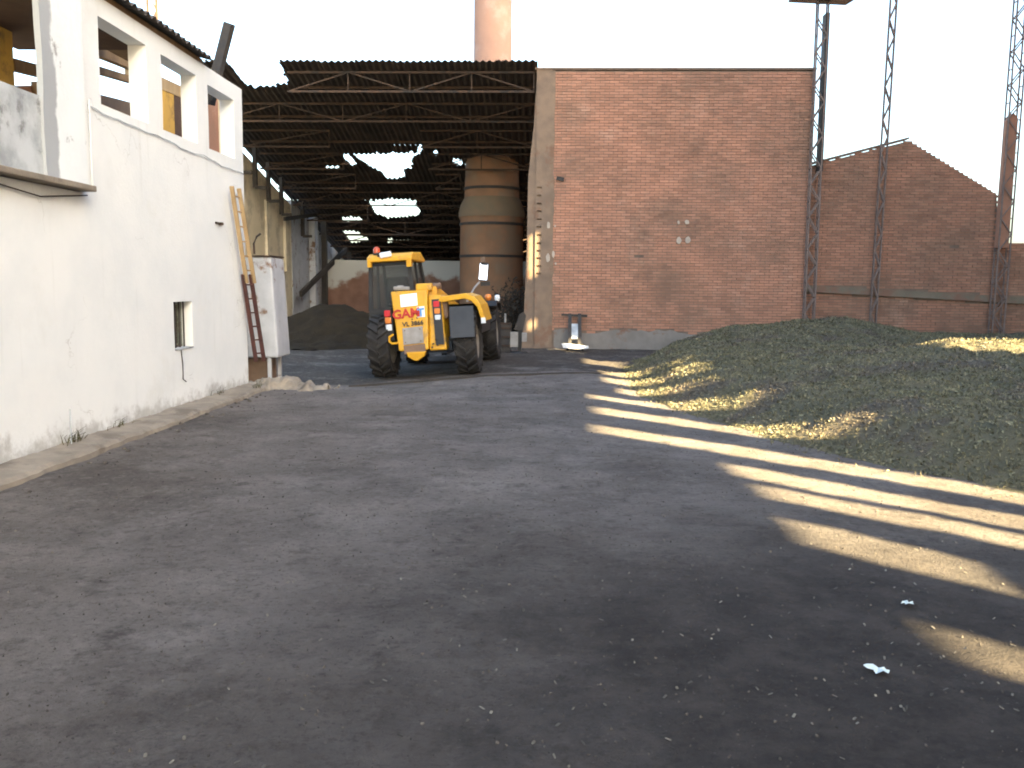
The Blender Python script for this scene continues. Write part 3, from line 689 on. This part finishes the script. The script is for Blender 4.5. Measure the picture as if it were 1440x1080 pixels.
# cab
cabx0, cabx1 = -1.12, -.22
cb = P(MB().prism([(.25, .62), (1.75, .62), (1.85, 1.25), (.25, 1.25)], cabx0, cabx1, 'YZ'), 'cab_body', 'black', bevel=.02)
for x0, x1 in ((cabx0+.03, cabx0+.07), (cabx1-.03, cabx1-.09)):
    for (ya, yb) in ((.28, .38), (1.8, 1.45)): P(MB().bar((x0, ya, 1.25), (x1, yb, 2.18), .06, .07), 'cab_pillar', 'black')
    P(MB().bar((x0, .95, 1.25), (x1, .95, 2.18), .04, .05), 'cab_pillar', 'black')
P(MB().bar((cabx0+.06, .28, 1.27), (cabx1-.06, .28, 1.27), .05, .06), 'window_rail', 'black'); P(MB().bar((cabx0+.1, .38, 2.13), (cabx1-.1, .38, 2.13), .05, .06), 'window_rail', 'black')
P(MB().add([(cabx0+.06, .27, 1.29), (cabx1-.06, .27, 1.29), (cabx1-.12, .37, 2.12), (cabx0+.1, .37, 2.12), (cabx0+.06, .28, 1.29), (cabx1-.06, .28, 1.29), (cabx1-.12, .38, 2.12), (cabx0+.1, .38, 2.12)], [(0,1,2,3),(7,6,5,4),(0,4,5,1),(1,5,6,2),(2,6,7,3),(3,7,4,0)]), 'rear_window', 'glass')
P(MB().add([(cabx1-.02, .32, 1.29), (cabx1-.02, 1.78, 1.29), (cabx1-.08, 1.46, 2.13), (cabx1-.08, .42, 2.13)], [(0,1,2,3)]), 'side_window', 'glass')
P(MB().add([(cabx0+.02, .32, 1.29), (cabx0+.02, 1.78, 1.29), (cabx0+.06, 1.46, 2.13), (cabx0+.06, .42, 2.13)], [(0,1,2,3)]), 'side_window', 'glass')
P(MB().add([(cabx0+.06, 1.79, 1.29), (cabx1-.06, 1.79, 1.29), (cabx1-.12, 1.46, 2.12), (cabx0+.1, 1.46, 2.12)], [(0,1,2,3)]), 'windscreen', 'glass')
rf = P(MB().prism([(.22, 2.17), (1.55, 2.16), (1.6, 2.22), (1.2, 2.36), (.42, 2.33), (.24, 2.27)], cabx0+.03, cabx1-.0, 'YZ'), 'cab_roof', 'yellow', bevel=.03)
MB().box((cabx0+.08, .25, 2.13), (.07, .1, .1)).build('roof_corner', 'yellow', rf, off=(0, 0, 0)); MB().box((cabx1-.06, .25, 2.12), (.09, .1, .13)).build('roof_corner', 'yellow', rf, off=(0, 0, 0))
MB().box((-.72, .24, 2.3), (.22, .1, .1), (R(10), R(-6), 0)).build('work_lamp', 'label', rf, off=(0, 0, 0), bevel=.02)
MB().box((-.86, .3, 2.28), (.05, .1, .14)).build('lamp_bracket', 'black', rf, off=(0, 0, 0))
bk = P(MB().lathe([(.001, 2.47), (.045, 2.455), (.065, 2.42), (.065, 2.35)], (-.93, .42, 0), 16), 'beacon', 'beacon', smooth=True)
MB().lathe([(.001, 2.351), (.075, 2.35), (.075, 2.31), (.001, 2.31)], (-.93, .42, 0), 16).build('beacon_base', 'black', bk, off=(0, 0, 0))
P(MB().box((-.65, .95, 1.35), (.42, .4, .12)).box((-.65, .72, 1.62), (.42, .1, .55), (R(-8), 0, 0)), 'seat', 'black', bevel=.04)
# rear tower / counterweight: shield shaped yellow casting, foot further back than the top
prof = lambda x0, x1, x2, x3, zt, zb_, yt, yb, th: [(x0, yt, zt), (x1, yt, zt), (x3, yb, zb_), (x2, yb, zb_), (x0, yt+th, zt), (x1, yt+th, zt), (x3, yb+th, zb_), (x2, yb+th, zb_)]
BOXF = [(0,1,2,3),(7,6,5,4),(0,4,5,1),(1,5,6,2),(2,6,7,3),(3,7,4,0)]
P(MB().add(prof(-.55, .13, -.4, .14, 1.6, .52, -.32, -.62, .55), BOXF), 'counterweight', 'yellow', bevel=.025)
P(MB().add(prof(.132, .36, .142, .46, 1.5, .5, -.24, -.52, .6), BOXF), 'side_casting', 'yellow', bevel=.03)
P(MB().add(prof(-.1, .2, -.1, .2, 1.72, 1.58, -.2, -.22, .5), BOXF), 'pivot_head', 'yellow', bevel=.03)
P(MB().tube([(.0, -.02, 1.66), (.34, -.02, 1.66)], .06, 12), 'pivot_pin', 'bare')
P(MB().bar((-.5, -.26, 1.66), (-.2, -.26, 1.64), .07, .07).box((-.38, -.22, 1.66), (.12, .1, .09)), 'tank_cap', 'plate', bevel=.02)
# frame of the panel in rear plane coordinates: u right, v up the slope
A = Vector((-.205, -.32, 1.6)); B = Vector((-.13, -.62, .52)); vdir = (A-B).normalized(); udir = Vector((1, 0, 0)); udir = (udir-vdir*udir.dot(vdir)).normalized(); nrm = udir.cross(vdir)
def onp(u, v, d=.004): return B+udir*u+vdir*v+nrm*d
def pane(u0, u1, v0, v1, t=.012, name='label_plate', m='label', bev=0):
    V = [onp(u, v, d) for d in (-.005, t) for u, v in ((u0, v0), (u1, v0), (u1, v1), (u0, v1))]
    return P(MB().add(V, BOXF), name, m, bevel=bev)
pane(-.17, .14, .83, 1.06, .012, 'white_label', 'label')
rv = MB(); rv.add([onp(u, v, d) for d in (-.005, .02) for u, v in ((-.17, .12), (.2, .12), (.2, .43), (-.17, .43))], BOXF)
pl = P(rv, 'number_plate', 'plate')
for u, v in ((-.13, .38), (.15, .16), (.15, .38), (-.13, .16)):
    MB().tube([onp(u, v, .018), onp(u, v, .03)], .014, 8).build('rivet', 'bare', pl, off=(0, 0, 0))
P(MB().add([onp(u, v, d) for d in (-.1, .03) for u, v in ((-.16, -.06), (.22, -.06), (.22, .1), (-.17, .1))], BOXF), 'tow_plate', 'bare')
P(MB().prism([(-.25, .5), (.1, .5), (.08, .42), (-.04, .34), (-.1, .34), (-.23, .42)], -.72, -.56), 'tow_hitch', 'yellow', bevel=.015)
def text(body, u, v, size, m, bold=.0, off=.016, shear=0):
    cu = bpy.data.curves.new('lettering', 'FONT'); cu.body = body; cu.size = size; cu.align_x = 'CENTER'; cu.extrude = .002; cu.offset = bold; cu.shear = shear; cu.resolution_u = 2
    t = bpy.data.objects.new('tmp', cu); C.objects.link(t); dg = bpy.context.evaluated_depsgraph_get()
    me = bpy.data.meshes.new_from_object(t.evaluated_get(dg)); bpy.data.objects.remove(t)
    me.materials.clear(); me.materials.append(M[m]); o = bpy.data.objects.new('lettering', me); C.objects.link(o); o.parent = tl
    mm = Matrix((udir, vdir, nrm)).transposed().to_4x4(); mm.translation = onp(u, v, off); o.matrix_local = mm; return o
text('GAM', -.08, .62, .235, 'red_ink', .008)
pane(.12, .26, .6, .8, .006, 'arrow_sticker', 'label')
text('T', .19, .62, .2, 'blue_ink', .008, .02)
text('VL 3866', .03, .46, .115, 'black_ink', .003)
for u, v in ((.02, .578), (.11, .592)): P(MB().tube([onp(u, v, -.01), onp(u, v, .012)], .013, 8), 'bolt', 'black')
for x, z in ((.22, .62), (.3, .6), (.28, .7), (.2, .56)): P(MB().tube([(x, -.5, z), (x, -.56, z)], .016, 8), 'bolt', 'black')
# rear light clusters
lc = P(MB().add([(x, y, z) for y in (-.46, -.3) for x, z in ((-.66, .72), (-.5, .72), (-.53, 1.3), (-.68, 1.3))], BOXF), 'light_bracket', 'black')
for nm, m, z in (('brake_light', 'red_lens', 1.21), ('indicator', 'amber_lens', 1.08), ('reverse_light', 'clear_lens', .95)):
    MB().box((-.6-.0+(1.21-z)*.06, -.47, z), (.11, .05, .115)).build(nm, m, lc, off=(0, 0, 0), bevel=.015)
rc = P(MB().add([(x, y+(-.232 if z < 1 else 0), z) for y in (-.3, -.15) for x, z in ((.27, .6), (.42, .6), (.36, 1.42), (.2, 1.42))], BOXF), 'light_recess', 'black')
for nm, m, z, yy in (('brake_light', 'red_lens', 1.33, -.32), ('indicator', 'amber_lens', 1.2, -.35), ('reverse_light', 'clear_lens', 1.08, -.38)):
    MB().box((.285+(1.33-z)*.1, yy, z), (.11, .05, .11)).build(nm, m, rc, off=(0, 0, 0), bevel=.015)
P(MB().tube([(-.52, -.45, .82), (-.58, -.52, .78), (-.58, -.55, .7), (-.52, -.58, .66), (-.4, -.58, .67)], .022, 8), 'tow_hook', 'yellow')
# right rear wing, mud flap, engine pod, tank, boom
wing = [(.32, 1.38), (.36, 1.46), (.82, 1.5), (.98, 1.44), (1.1, 1.28), (1.17, .98), (1.1, .97), (1.03, 1.24), (.93, 1.35), (.8, 1.4), (.4, 1.36)]
P(MB().prism(wing, -.32, .75), 'wing', 'yellow', bevel=.012)
P(MB().box((1.135, -.33, .99), (.08, .04, .1)), 'side_marker', 'clear_lens')
P(MB().box((.78, -.62, .99), (.44, .025, .56), (R(-6), 0, 0)), 'mudflap', 'flap', bevel=.01)
P(MB().box((.4, -.1, 1.25), (.14, .2, .4)), 'rubber_block', 'bare', bevel=.05)
P(MB().prism([(.5, .7), (2.4, .7), (2.45, 1.1), (2.2, 1.28), (.5, 1.3)], .3, .95, 'YZ'), 'engine_pod', 'black', bevel=.03)
P(MB().box((.36, .0, .55), (.3, .35, .16)), 'hydraulic_block', 'flap', bevel=.02)
P(MB().bar((.12, -.1, 1.52), (.12, 3.4, 1.0), .3, .32), 'boom', 'yellow', bevel=.02)
P(MB().bar((.12, 3.3, 1.05), (.12, 4.1, .45), .22, .26), 'boom_head', 'yellow', bevel=.02)
# front right: fender, lamps, mirror, carriage
P(MB().prism([(2.55, 1.2), (2.7, 1.3), (3.5, 1.3), (3.72, 1.1), (3.66, 1.08), (3.48, 1.25), (2.72, 1.25), (2.6, 1.17)], .6, 1.08, 'YZ'), 'front_fender', 'black')
P(MB().lathe([(.001, -.09), (.06, -.08), (.08, 0), (.05, .05), (.001, .06)], (.86, 3.0, 1.4), 12), 'front_lamp', 'amber_lens', smooth=True)
P(MB().lathe([(.001, -.09), (.05, -.08), (.065, 0), (.05, .06), (.001, .07)], (1.06, 3.0, 1.36), 12), 'front_lamp', 'clear_lens', smooth=True)
P(MB().tube([(.5, 2.2, 1.32), (.62, 2.6, 1.6), (.7, 2.9, 1.72)], .022, 8), 'mirror_arm', 'plate')
mr = P(MB().box((.8, 2.95, 1.94), (.2, .06, .4), (R(-8), R(8), R(8))), 'mirror_housing', 'black', bevel=.03)
MB().box((.8, 2.91, 1.94), (.17, .012, .36), (R(-14), R(8), R(8))).build('mirror_glass', 'chrome', mr, off=(0, 0, 0))
P(MB().box((.8, 2.95, 2.2), (.09, .06, .12)), 'mirror_clamp', 'bare')
P(MB().box((.82, 2.95, 1.68), (.2, .07, .09)), 'mirror_bracket', 'dark_steel')
P(MB().box((.1, 4.25, .5), (1.7, .1, .7)), 'fork_carriage', 'dark_steel')
for x in (-.4, .6): P(MB().box((x, 4.8, .1), (.12, 1.1, .05)), 'fork', 'dark_steel')

# dark threshold rail on the ground under the machine
mb = MB(); pts = [(-3.35, 15.2), (-2.3, 15.45), (-1.0, 15.85), (.6, 16.6), (1.6, 17.2)]
for (a, b), (c, d) in zip(pts, pts[1:]): mb.bar((a, b, gh(a, b)+.004), (c, d, gh(c, d)+.004), .07, .045)
tag(mb.build('threshold_rail', 'dark_steel'), 'dark steel rail set in the ground behind the telehandler wheels', 'rail')

# ---------------------------------------------------------------- tank, ladder by the wall corner
tk = thing('tank_stand', (-4.85, 15.4, 0), 'white painted steel tank with rusty corner on a stand past the wall end', 'tank')
MB().prism([(-5.35, .42), (-4.57, .42), (-4.6, 1.0), (-4.66, 2.15), (-5.35, 2.15)], 15.2, 15.95).build('tank_body', 'tank', tk, bevel=.03)
MB().box((-5.0, 15.56, 2.165), (.7, .76, .025)).build('tank_lid', 'rust', tk)
MB().tube([(-4.98, 15.3, 2.2), (-4.98, 15.28, 2.38), (-4.93, 15.3, 2.5), (-4.88, 15.35, 2.55)], .018, 7).build('pipe', 'rust', tk)
for x in (-5.2, -4.74):
    for y in (15.26, 15.85): MB().bar((x, y, -.05), (x, y, .42), .06, .06).build('leg', 'tank', tk)
MB().box((-5.0, 15.6, .17), (.42, .4, .44)).build('rusty_base', 'bare', tk)
ld = thing('ladder', (-4.7, 14.4, 0), 'tall ladder, pale wood above and dark red below, leaning on wall corner', 'ladder')
def lp(t, s_): # t from foot to top, s_ rail
    a = Vector((-4.7+.0, 14.46+.11*s_, .42)); b = Vector((-4.74, 13.5+.32*s_-.02, 3.15)); a.x += .1*s_-.02; return a.lerp(b, t)
for s_ in (0, 1):
    MB().bar(lp(0, s_), lp(.52, s_), .035, .06, (1, 0, 0)).build('lower_rail', 'wood_dark', ld)
    MB().bar(lp(.47, s_)+Vector((.04, 0, 0)), lp(1, s_)+Vector((.03, 0, 0)), .035, .06, (1, 0, 0)).build('upper_rail', 'wood_pale', ld)
for k in range(12):
    t = .05+k*.082; MB().tube([lp(t, 0)+Vector((.02, 0, 0)), lp(t, 1)+Vector((.02, 0, 0))], .014, 6).build('rung', 'wood_dark' if t < .5 else 'wood_pale', ld)
for k, (x, y, s_) in enumerate(((-4.15, 14.5, .09),)):
    m = MB().box((x, y, .07), (.2, .12, .09), (.1, .1, .4)); tag(m.build('concrete_block', 'patch', bevel=.01), 'small white block lying on the rubble mound by the wall corner', 'block')

random.seed(5); rest = MB()
for k in range(40):
    y = 5.2+8.5*random.random(); x = LX+.42+abs(random.gauss(0, .16)); s_ = random.uniform(.008, .03)
    m = MB(); m.lathe([(.001, s_*.5), (s_*.7, s_*.4), (s_, 0), (s_*.6, -s_*.4)], (0, 0, 0), 7); g_ = gh(x, y)+s_*.3
    rest.add([(x+a*random.uniform(.7, 1.2), y+b*random.uniform(.6, 1.15), g_+c*random.uniform(.7, 1.5)) for a, b, c in m.v], m.f)
tag(rest.build('loose_stones', 'pebble'), 'small loose stones and grit fallen along the kerb of the white wall', 'stones', kind='stuff')
# leaning dark plank post and lattice mast above the roofs
mb = MB().bar((-5.25, 14.15, 4.55), (-4.86, 14.0, 5.66), .09, .16).bar((-5.32, 14.2, 4.5), (-5.18, 14.12, 5.0), .14, .22)
tag(mb.build('leaning_post', 'dark_steel'), 'dark leaning post sticking up at end of white building roof', 'post')
ms = thing('lattice_mast', (-13, 30, 0), 'thin lattice mast far behind the white building roof', 'mast')
for x in (-13.13, -12.83): MB().bar((x, 30, 0), (x, 30, 12.5), .07, .07).build('chord', 'rust', ms)
m = MB(); z = 4
while z < 12.2:
    m.bar((-13.13, 30, z), (-12.83, 30, z+.6), .04, .04); m.bar((-12.83, 30, z+.6), (-13.13, 30, z+1.2), .04, .04); z += 1.2
m.build('lacing', 'rust', ms)
# roof edge of a lower rear roof seen left of the shed front

# ---------------------------------------------------------------- small things
hc = thing('hand_truck', (.86, 23.5, 0), 'upright hand truck with pale tray leaning on foot of brick wall', 'hand truck')
for x in (.72, .98): MB().bar((x, 23.45, .1), (x+.01, 24.15, .95), .09, .05).build('upright', 'dark_steel', hc)
MB().bar((.5, 24.12, .93), (1.2, 24.12, .9), .06, .06).build('cross_bar', 'dark_steel', hc)
MB().box((.845, 23.78, .5), (.2, .02, .5), (R(-40), 0, 0)).build('back_plate', 'weathered', hc)
MB().prism([(.54, .1), (1.02, .07), (1.2, .1), (1.2, .14), (.56, .2), (.5, .19)], 23.15, 23.45).build('tray', 'label', hc)
for x in (.66, 1.06): MB().lathe([(.1, -.03), (.1, .03), (.03, .03), (.03, -.03)], (x, 23.5, .1), 14, 'X', closed=True).build('wheel', 'rubber', hc)
ms2 = thing('metal_bin', (-.95, 22.6, 0), 'dark rusty steel bin on the ground beyond the telehandler front wheel', 'bin')
mb = MB().prism([(-1.2, .02), (-.82, .02), (-.8, .72), (-1.22, .72)], 22.3, 22.9); mb.build('bin_body', 'dark_steel', ms2)
for k in range(3): MB().box((-1.01, 22.285, .2+.22*k), (.4, .03, .04)).build('rib', 'rust', ms2)
MB().bar((-1.23, 22.3, .75), (-.79, 22.3, .75), .05, .05).build('rim', 'rust', ms2)
st = thing('equipment_stand', (-.6, 22.4, 0), 'black post on round base carrying two pale grey boxes beside chimney', 'stand')
MB().lathe([(.001, .06), (.2, .05), (.24, .0)], (-.6, 22.4, 0), 16).build('base', 'black', st)
MB().bar((-.58, 22.42, .04), (-.55, 22.42, 1.0), .09, .09).build('post', 'black', st)
MB().box((-.72, 22.4, .35), (.21, .2, .38)).build('grey_box', 'plate', st, bevel=.01)
MB().box((-.46, 22.4, .41), (.13, .18, .22)).build('grey_box', 'plate', st, bevel=.01)
MB().prism([(-.72, .6), (-.5, .58), (-.42, .95), (-.5, 1.05), (-.6, .95)], 22.35, 22.5).build('hood', 'dark_steel', st)
MB().tube([(-.95, 22.5, .72), (-.95, 22.5, 1.0)], .025, 8).build('stub_pipe', 'plate', st)
# dark dry shrub at the foot of the chimney
V = []; F = []; tw = MB(); lf = MB()
for k in range(46):
    a = random.random()*6.28; p = Vector((-.72+random.gauss(0, .1), 27.2, 0)); pts = [p]
    d = Vector((math.cos(a)*.45, math.sin(a)*.45, 1.1)).normalized()
    for q in range(5):
        d = (d+Vector((random.gauss(0, .25), random.gauss(0, .25), random.gauss(.05, .15)))).normalized(); p = p+d*random.uniform(.22, .42); pts.append(p)
        for _ in range(9):
            o = p+Vector((random.gauss(0, .12), random.gauss(0, .12), random.gauss(0, .12))); s_ = random.uniform(.03, .07); e = Euler((random.random()*6, random.random()*6, 0)).to_matrix()
            lf.add([o+e @ Vector(c) for c in ((-s_, 0, 0), (0, -s_*.5, 0), (s_, 0, 0), (0, s_*.5, 0))], [(0,1,2,3)])
    tw.tube(pts, .014, 4, .004)
sb = thing('dry_shrub', (-.72, 27.2, 0), 'dark dry shrub growing against the chimney base behind the stand', 'shrub')
tw.build('stems', 'twig', sb); lf.build('foliage', 'twig', sb)
# weeds and sticks at the foot of the white wall
def weed(x, y, n, h, label):
    m = MB()
    for k in range(n):
        p = Vector((x+random.gauss(0, .03), y+random.gauss(0, .12), .08)); d = Vector((random.gauss(.1, .3), random.gauss(0, .5), 1)).normalized(); l = h*random.uniform(.4, 1)
        m.tube([p, p+d*l*.6, p+d*l+Vector((.03, random.gauss(0, .05), -.02))], .005, 3, .0015)
    tag(m.build('weed', 'weed'), label, 'weed', 'dry weeds along the kerb', 'stuff')
weed(LX+.06, 8.75, 26, .16, 'biggest dry weed tuft beside the leaning stick at white wall foot')
weed(LX+.05, 9.75, 14, .12, 'dry weed tuft at wall foot between the stick and the low window')
weed(LX+.05, 12.9, 12, .14, 'dry weed tuft at wall foot just past the low window')
weed(LX+.35, 13.7, 18, .16, 'dry weed tuft on kerb edge near the rubble mound')
tag(MB().tube([(LX+.1, 8.62, .08), (LX+.03, 8.75, .42)], .006, 6).build('stick', 'weathered'), 'thin stick leaning on the white wall above the kerb', 'stick')
def scrap(x, y, a, b, rot, label):
    n = 13; V = [(0, 0, .02)]
    for q in range(n):
        t = 6.2832*q/n; k = random.uniform(.55, 1.1); V.append((a/2*k*math.cos(t), b/2*k*math.sin(t), .008+.022*random.random()))
    o = MB().add(V, [(0, q+1, (q+1) % n+1) for q in range(n)]).build('paper_scrap', 'paper'); o.location = (x, y, gh(x, y)); o.rotation_euler = (0, 0, rot); tag(o, label, 'paper', 'paper scraps on the ground')
scrap(1.52, 3.86, .13, .08, -.1, 'larger torn pale paper scrap lying on dark soil near camera')
scrap(1.98, 4.7, .075, .08, .2, 'small pale paper scrap on dark soil just beyond the larger one')
scrap(1.98, 3.45, .05, .02, .4, 'tiny pale paper shred near the lower right corner')
V = []; F = []
for k in range(700):
    y = 2.3+6*random.random()**1.5; x = -1.8+4.6*random.random()**.7
    l = random.uniform(.003, .013); a = random.random()*3.14; wd = random.uniform(.002, .006); b = len(V); z = gh(x, y)+.004; c, d = math.cos(a), math.sin(a)
    V += [(x-c*l-d*wd, y-d*l+c*wd, z), (x-c*l+d*wd, y-d*l-c*wd, z), (x+c*l+d*wd, y+d*l-c*wd, z+.006), (x+c*l-d*wd, y+d*l+c*wd, z+.006)]; F.append((b, b+1, b+2, b+3))
me = bpy.data.meshes.new('straw_bits'); me.from_pydata(V, [], F); me.materials.append(M['straw'])
o = bpy.data.objects.new('straw_bits', me); C.objects.link(o); tag(o, 'bits of straw and chaff strewn over the dark soil near the camera', 'straw', kind='stuff')
